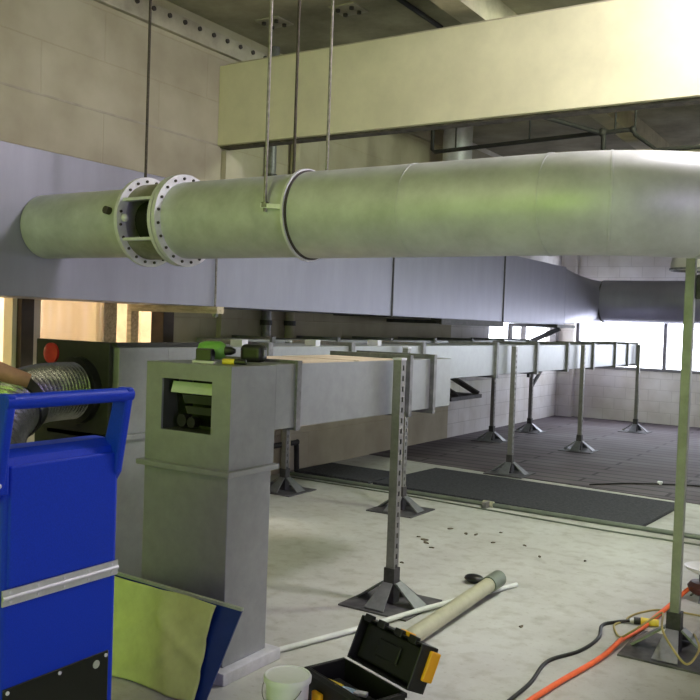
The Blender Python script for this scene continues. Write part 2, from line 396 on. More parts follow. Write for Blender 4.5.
# riser from the top of the duct to the roof
R = thing('riser_pipe', 'round shiny riser pipe from the big duct up past the cream beam to the roof', 'duct', (-5.0, 10.3, dz1 + .004))
MB().cyl((-5.0, 10.3, dz1 + .004), (-5.0, 10.3, CZ), .19, 32).build('pipe', 'galv_lite', R, smooth=True)
MB().loop([(.19, 0), (.23, 0), (.23, .03), (.19, .03)], (-5.0, 10.3, dz1 + .006), 32, 'Z').build('flange', 'galv', R)
MB().loop([(.19, 0), (.205, 0), (.205, .04), (.19, .04)], (-5.0, 10.3, 3.45), 32, 'Z').build('clamp', 'steel', R)
MB().box((-4.86, 10.02, 3.52), (-4.78, 10.12, 3.62)).build('tag', 'toolyellow', R, label='small orange tag on the pipe')
# supports under the big duct
R = thing('trapeze_hanger', 'timber cross bar hung under the big duct beside the opening', 'hanger', (-5.0, 5.20, 1.63))
MB().box((WX, 5.14, 1.636), (-4.5, 5.22, 1.69)).build('cross_bar', 'wood', R)
MB().cyl((-4.555, 5.18, 1.60), (-4.555, 5.18, 2.62), .009, 10).build('rod', 'rod', R)
MB().cyl((-4.555, 5.18, 1.612), (-4.555, 5.18, 1.636), .026, 6).build('nut', 'steel', R)
MB().box((-4.58, 5.16, 2.56), (-4.54, 5.20, 2.60)).build('clip', 'steel', R)
R = thing('support_angle', 'dark steel angle along the lower edge of the big duct before the far windows', 'bracket', (-4.8, 10.3, 1.62))
MB().box((-4.70, 9.15, 1.672), (-4.56, 11.02, 1.69)).build('ledge', 'darksteel', R)
MB().box((-4.574, 9.15, 1.62), (-4.56, 11.02, 1.672)).build('web', 'darksteel', R)
MB().box((WX - .01, 10.85, 1.63), (-4.574, 10.93, 1.672)).build('arm', 'darksteel', R)
MB().box((WX - .01, 9.4, 1.63), (-4.574, 9.48, 1.672)).build('arm', 'darksteel', R)
def wall_bracket(label, x, y, z, l, drop, group=None):
    r = thing('duct_bracket', label, 'bracket', (WX, y, z), 0, group)
    MB().box((WX, y - .05, z - .05), (x, y + .05, z)).build('arm', 'darksteel', r)
    MB().box((WX, y - .05, z - drop - .06), (WX + .05, y + .05, z - .05)).build('fixing_plate', 'darksteel', r)
    MB().bar((x - .08, y, z - .06), (WX + .04, y, z - drop), .07, .06, (0, 1, 0)).build('brace', 'darksteel', r)
    return r
wb = wall_bracket('dark triangular wall bracket carrying the far end of the big duct', -4.52, 13.4, 1.69, .8, .45)
MB().box((-4.62, 12.95, 1.645), (-4.48, 13.8, 1.689)).build('ledge', 'darksteel', wb)

# ------------------------------------------------------------------ round duct crossing the room
YA, ZA, RD = 3.60, 2.135, .21
R = thing('round_duct', 'long round galvanised duct crossing the room from the big duct, bending away at right', 'duct', (-2.7, YA, ZA))
MB().lathe([(RD - .012, -4.575), (RD - .012, -3.70)], (0, YA, ZA), 48, 'X', True).build('spigot', 'galv_round', R, smooth=True)
pg = MB().cyl((-3.800, 3.42, 2.18), (-3.800, 3.375, 2.185), .022, 16).build('test_plug', 'hole', R)
def ring_flange(x, ro, name='flange', th=.024):
    f = MB().loop([(.19, x - th / 2), (ro, x - th / 2), (ro, x + th / 2), (.19, x + th / 2)], (0, YA, ZA), 56, 'X').build(name, 'galv_lite', R, smooth=True)
    for k in range(20):
        a = 2 * PI * (k + .5) / 20; y, z = YA + math.cos(a) * (ro - .024), ZA + math.sin(a) * (ro - .024)
        MB().cyl((x - th / 2 - .009, y, z), (x + th / 2 + .009, y, z), .008, 6).build('bolt', 'hole', f)
ring_flange(-3.685, .254); ring_flange(-3.400, .254); ring_flange(-3.432, .252)
# damper barrel with an open inspection window facing the room
bm_ = MB(); a0, a1 = math.radians(180 - 29), math.radians(180 + 33)
def arc(r, x): return [Vector((x, YA + r * math.cos(a), ZA + r * math.sin(a))) for a in [a1 + (2 * PI - (a1 - a0)) * k / 40 for k in range(41)]]
outer = [arc(.213, x) for x in (-3.673, -3.445)]; inner = [arc(.195, x) for x in (-3.673, -3.445)]
bm_.rings([outer[0] + inner[0][::-1], outer[1] + inner[1][::-1]])
bm_.build('damper_barrel', 'barrel', R, smooth=True)
MB().cyl((-3.673, YA, ZA), (-3.445, YA, ZA), .12, 32).build('damper_shade_core', 'dark_in', R, smooth=True)  # added dark cylinder, shade inside the barrel put into its colour
for a in (a0, a1):
    y, z = YA + math.cos(a) * .212, ZA + math.sin(a) * .212
    MB().box((-3.672, y - .03, z - .008), (-3.447, y + .012, z + .008)).build('window_rib', 'galv_lite', R)
MB().ball((-3.650, YA - .215, ZA + .0), .022).build('pivot_knob', 'galv_lite', R, smooth=True)
MB().lathe([(RD, -3.40), (RD, -2.57)], (0, YA, ZA), 56, 'X', True).build('pipe_section', 'galv_round', R, smooth=True)
MB().lathe([(RD + .006, -2.562), (RD + .006, -1.29)], (0, YA, ZA), 56, 'X', True).build('pipe_section', 'galv_round', R, smooth=True)
cr_ = MB().loop([(RD, -2.57), (RD + .022, -2.57), (RD + .022, -2.555), (RD, -2.555)], (0, YA, ZA), 56, 'X').build('coupling_band', 'galv_lite', R, smooth=True)
MB().loop([(RD, -2.554), (RD + .014, -2.554), (RD + .014, -2.544), (RD, -2.544)], (0, YA, ZA), 56, 'X').build('band_gap', 'hole', R, smooth=True)
MB().loop([(RD, -1.945), (RD + .0085, -1.945), (RD + .0085, -1.935), (RD, -1.935)], (0, YA, ZA), 56, 'X').build('seam_band', 'galv_round', R, smooth=True)
# gored elbow: five straight pieces, turning away from the camera
RB = .80; ce = Vector((-1.29, YA + RB, ZA)); cuts = [0, 17, 42, 66, 90]
def sect(deg, r):
    a = math.radians(deg); c = ce + Vector((math.sin(a) * RB, -math.cos(a) * RB, 0)); rad = Vector((math.sin(a), -math.cos(a), 0))
    return [c + rad * r * math.cos(2 * PI * k / 56) + Vector((0, 0, r * math.sin(2 * PI * k / 56))) for k in range(56)]
for i, (a, b) in enumerate(zip(cuts, cuts[1:])):
    g = MB().rings([sect(a + (b - a) * k / 6, RD + .006) for k in range(7)]).build('elbow_gore', 'galv_round', R, smooth=True)
    if i: MB().rings([sect(a - .45, RD + .004), sect(a - .3, RD + .008), sect(a + .3, RD + .008), sect(a + .45, RD + .004)]).build('gore_seam', 'galv_round', R, smooth=True)
MB().loop([(RD, -1.297), (RD + .009, -1.297), (RD + .009, -1.283), (RD, -1.283)], (0, YA, ZA), 56, 'X').build('seam_band', 'galv_round', R, smooth=True)
MB().cyl((-1.29 + RB, YA + RB, ZA), (-1.29 + RB, 7.4, ZA), RD, 48).build('pipe_section', 'galv_round', R, smooth=True)

# hanger rods
def hanger(label, x, y, z0, m, dxtop=0, front=False, lug=None):
    r = thing('hanger_rod', label, 'rod', (x, y, z0), 0, 'hanger rods of the round duct')
    MB().cyl((x, y, z0), (x + dxtop, y, CZ), .0085, 10).build('rod', m, r)
    MB().cyl((x, y, z0 + .02), (x, y, z0 + .045), .02, 6).build('nut', m, r)
    if lug: MB().bar((x - .02, y, z0 + .03), lug, .03, .022).build('lug', 'galv_lite', r)
    return r
hanger('pale hanger rod hooked to the front of the round duct coupling band', -2.665, 3.372, 2.13, 'rod', 0, True, (-2.565, 3.39, 2.15))
hanger('dark hanger rod going down behind the round duct coupling band', -2.84, 3.835, 2.08, 'rod_dark', 0, False, (-2.565, 3.82, 2.1))
hanger('thin grey hanger rod behind the round duct right of the coupling band', -2.622, 3.835, 2.08, 'rod', 0, False, (-2.565, 3.82, 2.1))
hanger('dark hanger rod behind the bolted flanges at the left', -3.97, 3.84, 2.08, 'rod_dark', 0, False, (-3.685, 3.82, 2.1))

# ------------------------------------------------------------------ floor standing ducts
def ring_frame(mb, x0, x1, z0, z1, y, o=.03, w=.03):
    mb.box((x0 - o, y - w / 2, z0 - o), (x0, y + w / 2, z1 + o)); mb.box((x1, y - w / 2, z0 - o), (x1 + o, y + w / 2, z1 + o))
    mb.box((x0, y - w / 2, z1), (x1, y + w / 2, z1 + o)); mb.box((x0, y - w / 2, z0 - o), (x1, y + w / 2, z0))
    return mb
# nearest run with the grille box
x0, x1 = -2.985, -2.47
R = thing('grille_duct', 'nearest floor standing sheet metal duct with a louvred opening in its box end', 'duct', (-2.73, 3.0, 0))
MB().box((x0, 2.93, .055), (x1, 3.235, .905)).build('lower_column', 'galv', R, bevel=.004)
MB().box((x0 - .03, 2.88, 0), (x1 + .05, 3.29, .055)).build('plinth', 'galv_lite', R, bevel=.004)
MB().box((x0 - .028, 2.90, .905), (x1 + .028, 3.262, .93)).build('collar', 'galv', R, bevel=.004)
b = MB(); gx0, gx1, gz0, gz1, yf = -2.885, -2.58, 1.08, 1.317, 2.93
b.box((x0, yf, .93), (gx0, yf + .012, 1.39)); b.box((gx1, yf, .93), (x1, yf + .012, 1.39))
b.box((gx0, yf, .93), (gx1, yf + .012, gz0)); b.box((gx0, yf, gz1), (gx1, yf + .012, 1.39))
b.box((x0, yf + .012, .93), (x0 + .01, 3.25, 1.39)); b.box((x1 - .01, yf + .012, .93), (x1, 3.25, 1.39))
b.box((x0 + .01, yf + .012, 1.38), (x1 - .01, 3.25, 1.39)); b.box((x0 + .01, yf + .012, .93), (x1 - .01, 3.25, .94)); b.box((x0 + .01, 3.24, .94), (x1 - .01, 3.25, 1.38))
b.build('box_end', 'galv', R)
rv = MB(); dp = .11
rv.box((gx0 - .008, yf + .012, gz0 - .008), (gx0, yf + dp, gz1 + .008)); rv.box((gx1, yf + .012, gz0 - .008), (gx1 + .008, yf + dp, gz1 + .008))
rv.box((gx0, yf + .012, gz0 - .008), (gx1, yf + dp, gz0)); rv.box((gx0, yf + .012, gz1), (gx1, yf + dp, gz1 + .008))
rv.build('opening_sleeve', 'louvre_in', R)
MB().box((gx0, yf + dp + .1, gz0), (gx1, yf + dp + .105, gz1)).build('dark_interior', 'dark_in', R)  # dark sheet standing in for the shade behind the louvres
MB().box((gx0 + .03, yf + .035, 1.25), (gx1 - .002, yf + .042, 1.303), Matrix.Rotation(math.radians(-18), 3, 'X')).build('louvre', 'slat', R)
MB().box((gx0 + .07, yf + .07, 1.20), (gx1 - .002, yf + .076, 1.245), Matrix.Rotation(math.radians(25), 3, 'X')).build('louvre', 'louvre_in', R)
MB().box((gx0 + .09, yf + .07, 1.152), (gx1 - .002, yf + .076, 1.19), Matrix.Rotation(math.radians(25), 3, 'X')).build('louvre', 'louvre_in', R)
MB().cyl((gx0 + .07, yf + .06, 1.12), (gx0 + .07, yf + .10, 1.12), .03, 12).cyl((gx0 + .13, yf + .06, 1.115), (gx0 + .13, yf + .10, 1.115), .025, 12).build('valve_wheel', 'black', R)
MB().box((x0, 3.25, 1.085), (x1, 5.12, 1.395)).build('duct_run', 'galv', R, bevel=.004)
for y, o in ((3.42, .014), (4.53, .028), (4.84, .028)):
    ring_frame(MB(), x0, x1, 1.085, 1.395, y, o, .035).build('joint_flange', 'steel', R)
for y in (3.43, 3.95):
    MB().box((x0, y + .03, 1.395), (x1, y + .5, 1.40)).build('top_reflection', 'woodpale', R)  # pale strips painting the warm reflection on the duct top

# middle run
X0, X1 = -4.17, -3.65
R = thing('long_duct', 'long middle floor duct reaching to the far windows, dark panel on its near end', 'duct', (-3.9, 3.6, 0))
MB().box((X0, 3.36, 0), (X1, 3.72, .905)).build('lower_column', 'galv', R, bevel=.004)
MB().box((X0 - .025, 3.335, .905), (X1 + .028, 3.745, .93)).build('collar', 'galv', R)
MB().box((X0, 3.37, .93), (X1, 3.75, 1.42)).build('box_end', 'galv', R, bevel=.004)
fp = MB().box((-4.31, 3.335, .80), (-3.69, 3.365, 1.445)).build('end_panel', 'darkpanel', R, bevel=.006)
MB().box((-3.72, 3.35, 1.422), (-3.645, 4.15, 1.445)).build('top_rail', 'darkpanel', R)
MB().loop([(.15, 0), (.19, 0), (.19, -.05), (.15, -.05)], (-3.93, 3.335, 1.165), 32, 'Y').build('hose_collar', 'black', R, smooth=True)
MB().lathe([(.0, -.028), (.035, -.028), (.06, -.015), (.06, 0)], (-4.165, 3.335, 1.365), 24, 'Y').build('port_cap', 'red', R, smooth=True)
MB().bar((-4.02, 3.325, .98), (-3.80, 3.325, 1.12), .01, .012).build('stay_wire', 'steel', R)
MB().box((X0, 3.75, 1.10), (X1, 14.4, 1.42)).build('duct_run', 'galv', R, bevel=.004)
for y in (4.7, 5.75, 6.95, 8.63, 9.84, 10.95, 12.05, 13.15, 13.85):
    ring_frame(MB(), X0, X1, 1.10, 1.42, y, .028, .05).build('joint_flange', 'steel', R)
MB().box((X0 - .03, 14.4, 1.07), (X1 + .03, 14.43, 1.45)).build('end_flange', 'galv_lite', R)
for y in (4.45, 5.3, 6.2):
    MB().box((X1 - .12, y, 1.42), (X1 - .02, y + .06, 1.465)).build('top_clip', 'galv_lite', R)

# run against the wall
Z0, Z1 = -5.40, -4.93
R = thing('low_duct', 'floor duct standing against the left wall under the big duct', 'duct', (-5.2, 9.8, 1.1))
MB().box((Z0, 5.9, 1.10), (Z1, 13.25, 1.42)).build('duct_run', 'galv', R, bevel=.004)
for y in (6.4, 7.5, 8.6, 9.7, 10.8, 11.9, 12.9):
    ring_frame(MB(), Z0, Z1, 1.10, 1.42, y, .028, .05).build('joint_flange', 'steel', R)

# posts under the ducts
def make_post(h, group, slots=True, square=.052, m='strut'):
    r = thing('duct_post', 'post', 'post', (0, 0, 0), 0, group)
    MB().box((-.22, -.22, .0), (.22, .22, .010)).build('base_plate', 'plate', r, world=False, bevel=.002)
    MB().box((-.034, -.034, .010), (.034, .034, .21)).build('sleeve', 'darksteel', r, world=False)
    for k in range(4):
        a = k * PI / 2; c, s = math.cos(a), math.sin(a)
        def P(u, v, z): return (c * u - s * v, s * u + c * v, z)
        MB().prism([P(.036, -.030, .125), P(.036, .030, .125), P(.19, .062, .012), P(.19, -.062, .012)], Vector(P(.009, 0, .006)) ).build('gusset', 'gusset', r, world=False)
    w = square / 2; p = MB()
    if slots:
        p.box((-w, -w, .012), (-w + .006, w, h)); p.box((-w, w - .006, .012), (w, w, h))
        p.box((-w, -w, .012), (w, -w + .006, h))
        p.box((w - .006, -w, .012), (w, -.009, h)); p.box((w - .006, .009, .012), (w, w, h))
        k = .012; kk = .20
        while k < h:
            p.box((w - .006, -.01, k), (w, .01, min(kk, h))); k = kk + .03; kk = k + .03
        p.build('channel', m, r, world=False)
        MB().box((w - .03, -.012, .19), (w - .012, .012, h - .01)).build('slot_shade', 'hole', r, world=False)  # near-black strip behind the slots, standing in for shade inside the channel
    else:
        p.box((-w, -w, .012), (w, w, h)).build('tube', m, r, world=False, bevel=.004)
    MB().box((-w - .004, -w - .004, h), (w + .004, w + .004, h + .012)).build('cap', 'galv_lite', r, world=False)
    return r
GP = 'posts carrying the floor ducts'
p0 = make_post(1.40, GP)
posts = [(-2.413, 4.33, 'slotted channel post at the side of the grille duct, nearest of the channel posts'),
         (-3.592, 6.56, 'second post behind the nearest channel post, carrying the middle duct'),
         (-3.592, 9.02, 'middle duct post standing at the back edge of the black floor mat'),
         (-3.592, 11.45, 'middle duct post on dark planks, second from the duct far end'),
         (-3.592, 14.33, 'post at the far end of the middle duct below the windows'),
         (-4.860, 6.58, 'short seen post base behind the grille box by the left wall'),
         (-4.860, 11.47, 'left wall duct post, the nearer of two before the white wall'),
         (-4.860, 12.95, 'left wall duct post nearest the bright far corner, with a diagonal brace')]
for i, (x, y, lb) in enumerate(posts):
    o = p0 if i == 0 else copy_tree(p0)
    o.location = (x, y, 0.006 if y > 9 else 0); o['label'] = lb
    if i == 7:
        MB().bar((x, y + .03, .72), (x, y + .62, 1.08), .04, .04, (1, 0, 0)).build('brace', 'darksteel', o)
        MB().box((x - .02, y - .16, .86), (x + .02, y - .08, 1.07)).build('side_tab', 'darksteel', o)
tp = make_post(2.10, 'post of the round duct', False, .046, 'postgrey')
tp.location = (-.905, 4.555, 0); tp['label'] = 'tall square post at right reaching up to the round duct elbow'
MB().box((-.93, 4.54, 2.03), (-.68, 4.57, 2.09)).build('clamp_arm', 'darksteel', tp)

# dark shelf bracket on the left wall behind the end of the grille duct
R = thing('shelf_bracket', 'dark triangular shelf bracket low on the left wall behind the grille duct end', 'bracket', (-5.0, 10.6, .6))
MB().box((WX, 10.1, .64), (-4.85, 11.05, .69)).build('shelf', 'darksteel', R)
for y in (10.35, 11.0):
    MB().bar((-4.88, y, .69), (WX + .03, y - .2, 1.02), .06, .07, (0, 1, 0)).build('brace', 'darksteel', R)
    MB().box((WX, y - .25, .69), (WX + .04, y - .15, 1.06)).build('fixing_plate', 'darksteel', R)
R = MB().tube(smooth_path([(WX + .05, 6.7, .31), (WX + .05, 7.45, .31), (WX + .05, 7.5, .29), (WX + .05, 7.52, .05), (WX + .05, 7.52, 0.0)], 6), .028, 10).build('bent_pipe', 'blackpipe', smooth=True)
tag(R, 'black pipe low on the left wall bending down to the floor', 'pipe')
for i, (y, lb) in enumerate(((6.9, 'grey pipe upright on the left wall behind the beam, the left of two'), (7.3, 'grey pipe upright on the left wall behind the beam, the right of two'))):
    R = thing('standpipe', lb, 'pipe', (WX + .06, y, 1.2), 0, 'upright pipes on the left wall')
    MB().cyl((WX + .06, y, 0), (WX + .06, y, CZ), .05, 16).build('pipe', ('steel', 'joist')[i], R, smooth=True)
    for z in (1.55, 3.0): MB().loop([(.05, 0), (.062, 0), (.062, .05), (.05, .05)], (WX + .06, y, z), 16, 'Z').build('coupling', 'darksteel', R)

# ------------------------------------------------------------------ overhead services beyond the beam
R = thing('sprinkler_pipe', 'black sprinkler pipework crossing under the roof beyond the cream beam', 'pipe', (-2.6, 8.5, 3.5))
MB().tube([(-4.43, 8.5, 4.30), (-4.43, 8.5, 3.52), (-4.40, 8.5, 3.492), (-2.28, 8.5, 3.55)], .022, 10).build('main_pipe', 'blackpipe', R, smooth=True)
MB().tube([(-2.60, 8.5, 3.545), (-3.0, 7.75, 3.60)], .022, 10).build('branch_pipe', 'blackpipe', R, smooth=True)
MB().tube([(-2.56, 8.5, 3.545), (-2.56, 8.5, 2.9)], .024, 10).build('drop_pipe', 'blackpipe', R, smooth=True)
MB().tube([(-2.28, 8.5, 3.55), (-2.26, 8.5, 3.5), (-2.05, 8.5, 3.335), (RX, 8.5, 3.30)], .02, 10).build('offset_pipe', 'blackpipe', R, smooth=True)
MB().ball((-2.57, 8.5, 3.545), .045).build('tee_fitting', 'blackpipe', R, smooth=True)
MB().ball((-2.28, 8.5, 3.55), .035).build('elbow_fitting', 'blackpipe', R, smooth=True)
for x in (-4.15, -3.32, -2.45, -2.26):
    MB().cyl((x, 8.5, 3.52), (x, 8.5, 4.30), .010, 8).build('hanger', 'blackpipe', R)
R = MB().tube([(-3.58, 6.95, 4.24), (-3.58, 6.4, 4.24), (-3.58, 3.0, 4.24)], .022, 10).build('roof_pipe', 'blackpipe', smooth=True)
tag(R, 'dark pipe under the roof running over the cream beam', 'pipe')
R = thing('pendant_lamp', 'enamelled dome pendant lamp hanging beyond the tall post', 'lamp', (-2.29, 12.0, 2.45))
MB().lathe([(.355, 0), (.35, .07), (.335, .14), (.30, .22), (.24, .29), (.15, .335), (.07, .355), (.05, .36)], (-2.29, 12.0, 2.445), 32, 'Z').build('shade', 'lampsh', R, smooth=True)
MB().loop([(.35, 0), (.366, 0), (.366, .03), (.35, .03)], (-2.29, 12.0, 2.435), 32, 'Z').build('rim', 'steel', R)
MB().cyl((-2.29, 12.0, 2.80), (-2.29, 12.0, 2.95), .06, 16).build('socket', 'steel', R)
MB().cyl((-2.29, 12.0, 2.94), (-2.29, 12.0, CZ), .01, 8).build('cord', 'black', R)
R = thing('switch_box', 'dark electrical box on the tall post, at the right edge', 'switch box', (-.85, 4.57, 1.8))
MB().box((-.88, 4.555, 1.78), (-.80, 4.62, 1.90)).build('box', 'darksteel', R, bevel=.004)
MB().cyl((-.84, 4.55, 1.83), (-.84, 4.53, 1.83), .014, 12).build('knob', 'galv_lite', R)
MB().tube(smooth_path([(-.84, 4.59, 1.90), (-.835, 4.58, 1.96), (-.80, 4.5, 2.0)], 6), .008, 8).build('cable', 'black', R)

# ------------------------------------------------------------------ blue machine
R = thing('blue_machine', 'tall blue moulded plastic cabinet machine with a push handle at the left edge', 'machine', (-2.4, 1.76, 0))
ya, yb, xf, xb = 1.525, 1.957, -2.10, -2.68
b = MB(); prof = [(xf, 0), (xf, 1.155), (xf - .012, 1.185), (xf - .045, 1.205), (xf - .1, 1.208), (xb + .2, 1.15), (xb + .04, 1.08), (xb, 1.0), (xb, 0)]
b.prism([(x, ya, z) for x, z in prof], (0, yb - ya, 0))
b.build('body', 'blue', R, bevel=.022, bseg=4)
# raised door above the hinge
MB().box((xf - .01, ya + .02, .815), (xf + .006, yb - .018, 1.165)).build('upper_door', 'blue', R, bevel=.012, bseg=3)
hg = MB().box((xf, ya + .004, .768), (xf + .005, yb - .004, .814)).build('hinge', 'alu', R)
MB().cyl((xf + .006, ya + .004, .791), (xf + .006, yb - .004, .791), .006, 10).build('hinge_pin', 'galv_lite', hg, smooth=True)
for k in range(5):
    y = ya + .03 + (yb - ya - .06) * k / 4
    for z in (.778, .804): MB().cyl((xf + .005, y, z), (xf + .008, y, z), .0045, 8).build('rivet', 'galv_lite', hg)
pn = MB().box((xf, ya + .012, .12), (xf + .007, yb - .034, .531)).build('window_panel', 'black_gloss', R, bevel=.006)
for y in (ya + .025, (ya + yb) / 2 - .01, yb - .047):
    MB().cyl((xf + .007, y, .518), (xf + .010, y, .518), .006, 8).build('screw', 'galv_lite', pn)
    MB().cyl((xf + .007, y, .135), (xf + .010, y, .135), .006, 8).build('screw', 'galv_lite', pn)
MB().lathe([(.0, 0), (.013, 0), (.013, -.002), (0, -.002)], (xf + .009, yb - .085, .50), 20, 'X').build('sticker', 'sheet_edge', pn)
# handle: cross grip and two flat legs bolted to the cabinet
hx = -2.062
h = MB().tube([(hx, ya - .03, 1.35), (hx, yb - .002, 1.35)], .022, 16); h.build('handle_grip', 'blue', R, smooth=True)
for s, y in ((-1, ya - .016), (1, yb - .016)):
    lg = MB(); q = [(hx + .022, 1.372), (hx - .035, 1.372), (hx - .05, 1.33), (xf - .085, 1.05), (xf - .02, 1.05), (xf + .012, 1.10)]
    lg.prism([(x, y - .016, z) for x, z in q], (0, .032, 0)); l = lg.build('handle_leg', 'blue', R, bevel=.010, bseg=3)
    for z in (1.075, 1.125):
        yy = y + .016 * s
        MB().cyl((xf - .045, yy, z), (xf - .045, yy + .006 * s, z), .008, 8).build('bolt', 'galv_lite', l)
# left bracket plate with two bolts on the face
br_ = MB().box((xf - .002, ya - .05, 1.085), (xf + .012, ya + .012, 1.20)).build('bracket_plate', 'blue', R, bevel=.006)
for z in (1.115, 1.165): MB().ball((xf + .013, ya - .022, z), .008).build('bolt', 'galv_lite', br_)

# ------------------------------------------------------------------ hose and wrap by the dark panel
pts = smooth_path([(-3.93, 3.335, 1.165), (-3.93, 3.2, 1.165), (-3.91, 3.05, 1.16), (-3.86, 2.88, 1.13), (-3.78, 2.72, 1.06), (-3.66, 2.56, .93), (-3.54, 2.42, .76), (-3.44, 2.30, .55), (-3.40, 2.22, .34), (-3.40, 2.2, .19)], 26)
o = MB().tube(pts, .16, 28, True, lambda i: .150 + .012 * math.cos(i * 2 * PI / 5)).build('flexible_hose', 'foil', smooth=True)
tag(o, 'silver foil flexible hose plugged into the dark duct panel behind the blue machine', 'hose')
o = MB().loop([(.168, 0), (.18, 0), (.18, .075), (.168, .075)], (0, 0, 0), 28, 'Z').build('hose_strap', 'black')
o.matrix_world = Matrix.Translation((-3.83, 2.80, 1.10)) @ (Vector((-3.86, 2.88, 1.13)) - Vector((-3.78, 2.72, 1.06))).to_track_quat('Z', 'Y').to_matrix().to_4x4()
tag(o, 'black strap band around the silver flexible hose', 'strap')
pts = smooth_path([(-3.70, 2.36, 1.40), (-3.66, 2.46, 1.37), (-3.58, 2.58, 1.31), (-3.51, 2.68, 1.27)], 8)
o = MB().tube(pts, .05, 16, True, lambda i: .062 - .028 * i / 24).build('brown_wrap', 'tan', smooth=True)
o.location.z = 0
tag(o, 'brown tapering sleeve beside the silver hose at the left edge', 'sleeve')

# ------------------------------------------------------------------ blue sheet and yellow-green cloth
TL, TR, BR, BL = Vector((-3.06, 2.80, .405)), Vector((-2.265, 2.80, .39)), Vector((-2.37, 2.70, 0)), Vector((-3.0, 2.68, 0))
R = thing('blue_sheet', 'blue plastic sheet leaning upright against the grille duct foot', 'sheet', (-2.6, 2.7, 0))
MB().prism([TL, TR, BR, BL], (0, .008, 0)).build('panel', 'bluesheet', R)
MB().bar(TL + Vector((0, .004, .004)), TR + Vector((0, .004, .004)), .016, .012).build('edge_strip', 'sheet_edge', R)
cl = MB(); nu, nv = 40, 40; g = []
for j in range(nv + 1):
    row = []
    for i in range(nu + 1):
        u = i / nu; v = j / nv
        uu = u * (.85 + .07 * v - .015 * math.sin(v * 5)); vv = 1 - v * (.985)
        top = TL.lerp(TR, uu); bot = BL.lerp(BR, uu); p = bot.lerp(top, vv)
        d = .016 + .010 * math.sin(7 * u + 3.2 * v + 1.5 * math.sin(4 * v)) + .012 * math.exp(-((u - .58 - .25 * (v - .2)) / .08) ** 2) * (1 - .4 * v)
        d += .010 * math.exp(-((v - .25 - .9 * abs(u - .55)) / .07) ** 2) + .007 * math.exp(-((v - 1.15 + .8 * u) / .06) ** 2)
        row.append(cl.bm.verts.new(p + Vector((0, -d, .0))))
    g.append(row)
for j in range(nv):
    for i in range(nu): cl.bm.faces.new((g[j][i], g[j][i + 1], g[j + 1][i + 1], g[j + 1][i]))
o = cl.build('safety_cloth', 'hivis', smooth=True)
sm = o.modifiers.new('solid', 'SOLIDIFY'); sm.thickness = .004; sm.offset = -1
tag(o, 'yellow-green creased cloth hanging over the front of the blue sheet', 'cloth')

# ------------------------------------------------------------------ bucket
bx, by = -2.02, 2.80
R = thing('white_bucket', 'white plastic bucket with lid on the floor by the open toolbox', 'bucket', (bx, by, 0))
MB().lathe([(.0, 0), (.078, 0), (.082, .006), (.088, .165)], (bx, by, 0), 40, 'Z').build('pail', 'white', R, smooth=True)
MB().lathe([(.088, .160), (.0955, .160), (.0965, .178), (.092, .185), (.087, .185), (.084, .181), (.0, .183)], (bx, by, 0), 40, 'Z').build('lid', 'white', R, smooth=True)
MB().tube([(bx + .09 * math.cos(a), by - .03 - .075 * math.sin(a) * .9, .15 - .06 * math.sin(a)) for a in [PI * k / 16 for k in range(17)]], .002, 6).build('bail', 'steel', R)

# ------------------------------------------------------------------ open toolbox
c_u, s_u = .932, -.363
R = thing('toolbox', 'open black plastic toolbox with amber latches on the floor', 'toolbox', (-1.79, 2.945, 0), math.atan2(s_u, c_u))
L_, W_, H_ = .40, .19, .175
b = MB(); th = .008
b.box((-L_/2, -W_/2, 0), (L_/2, W_/2, th))
b.box((-L_/2, -W_/2, th), (-L_/2 + th, W_/2, H_)); b.box((L_/2 - th, -W_/2, th), (L_/2, W_/2, H_))
b.box((-L_/2 + th, -W_/2, th), (L_/2 - th, -W_/2 + th, H_)); b.box((-L_/2 + th, W_/2 - th, th), (L_/2 - th, W_/2, H_))
b.build('tray_body', 'black', R, world=False, bevel=.003)
rim = MB(); o_ = .012
rim.box((-L_/2 - o_, -W_/2 - o_, H_ - .02), (-L_/2, W_/2, H_)); rim.box((L_/2, -W_/2 - o_, H_ - .02), (L_/2 + o_, W_/2, H_)); rim.box((-L_/2, -W_/2 - o_, H_ - .02), (L_/2, -W_/2, H_))
rim.build('rim', 'black', R, world=False, bevel=.003)
for x in (-.11, .13):
    MB().box((x - .03, -W_/2 - .022, .03), (x + .03, -W_/2 - .001, .105)).build('latch', 'toolyellow', R, world=False, bevel=.006)
# lid, swung back past upright
ld = MB(); Ld = .40; Hd = .185; Dd = .095
hinge = Vector((0, W_/2 + .006, H_ + .004)); rot = Matrix.Rotation(math.radians(-24), 3, 'X')
def lb(mb, a, b): mb.box(a, b, rot, hinge)
y0, z0 = hinge.y, hinge.z
lb(ld, (-Ld/2, y0 + Dd - .008, z0), (Ld/2, y0 + Dd, z0 + Hd))
lb(ld, (-Ld/2, y0, z0), (-Ld/2 + .008, y0 + Dd - .008, z0 + Hd)); lb(ld, (Ld/2 - .008, y0, z0), (Ld/2, y0 + Dd - .008, z0 + Hd))
lb(ld, (-Ld/2 + .008, y0, z0 + Hd - .008), (Ld/2 - .008, y0 + Dd - .008, z0 + Hd)); lb(ld, (-Ld/2 + .008, y0, z0), (Ld/2 - .008, y0 + Dd - .008, z0 + .008))
lid = ld.build('lid', 'black', R, world=False, bevel=.004)
ri = MB()
lb(ri, (-Ld/2 + .02, y0 + .035, z0 + .02), (Ld/2 - .02, y0 + .043, z0 + Hd - .02)); lb(ri, (-.07, y0 + .024, z0 + .06), (.07, y0 + .035, z0 + .13))
ri.build('lid_tray', 'black', lid, world=False, bevel=.004)
for x in (-.15, -.06, .05, .14):
    ri = MB(); lb(ri, (x - .022, y0 - .006, z0 + Hd - .016), (x + .022, y0 + .02, z0 + Hd + .014))
    ri.build('lid_lip', 'black', lid, world=False, bevel=.003)
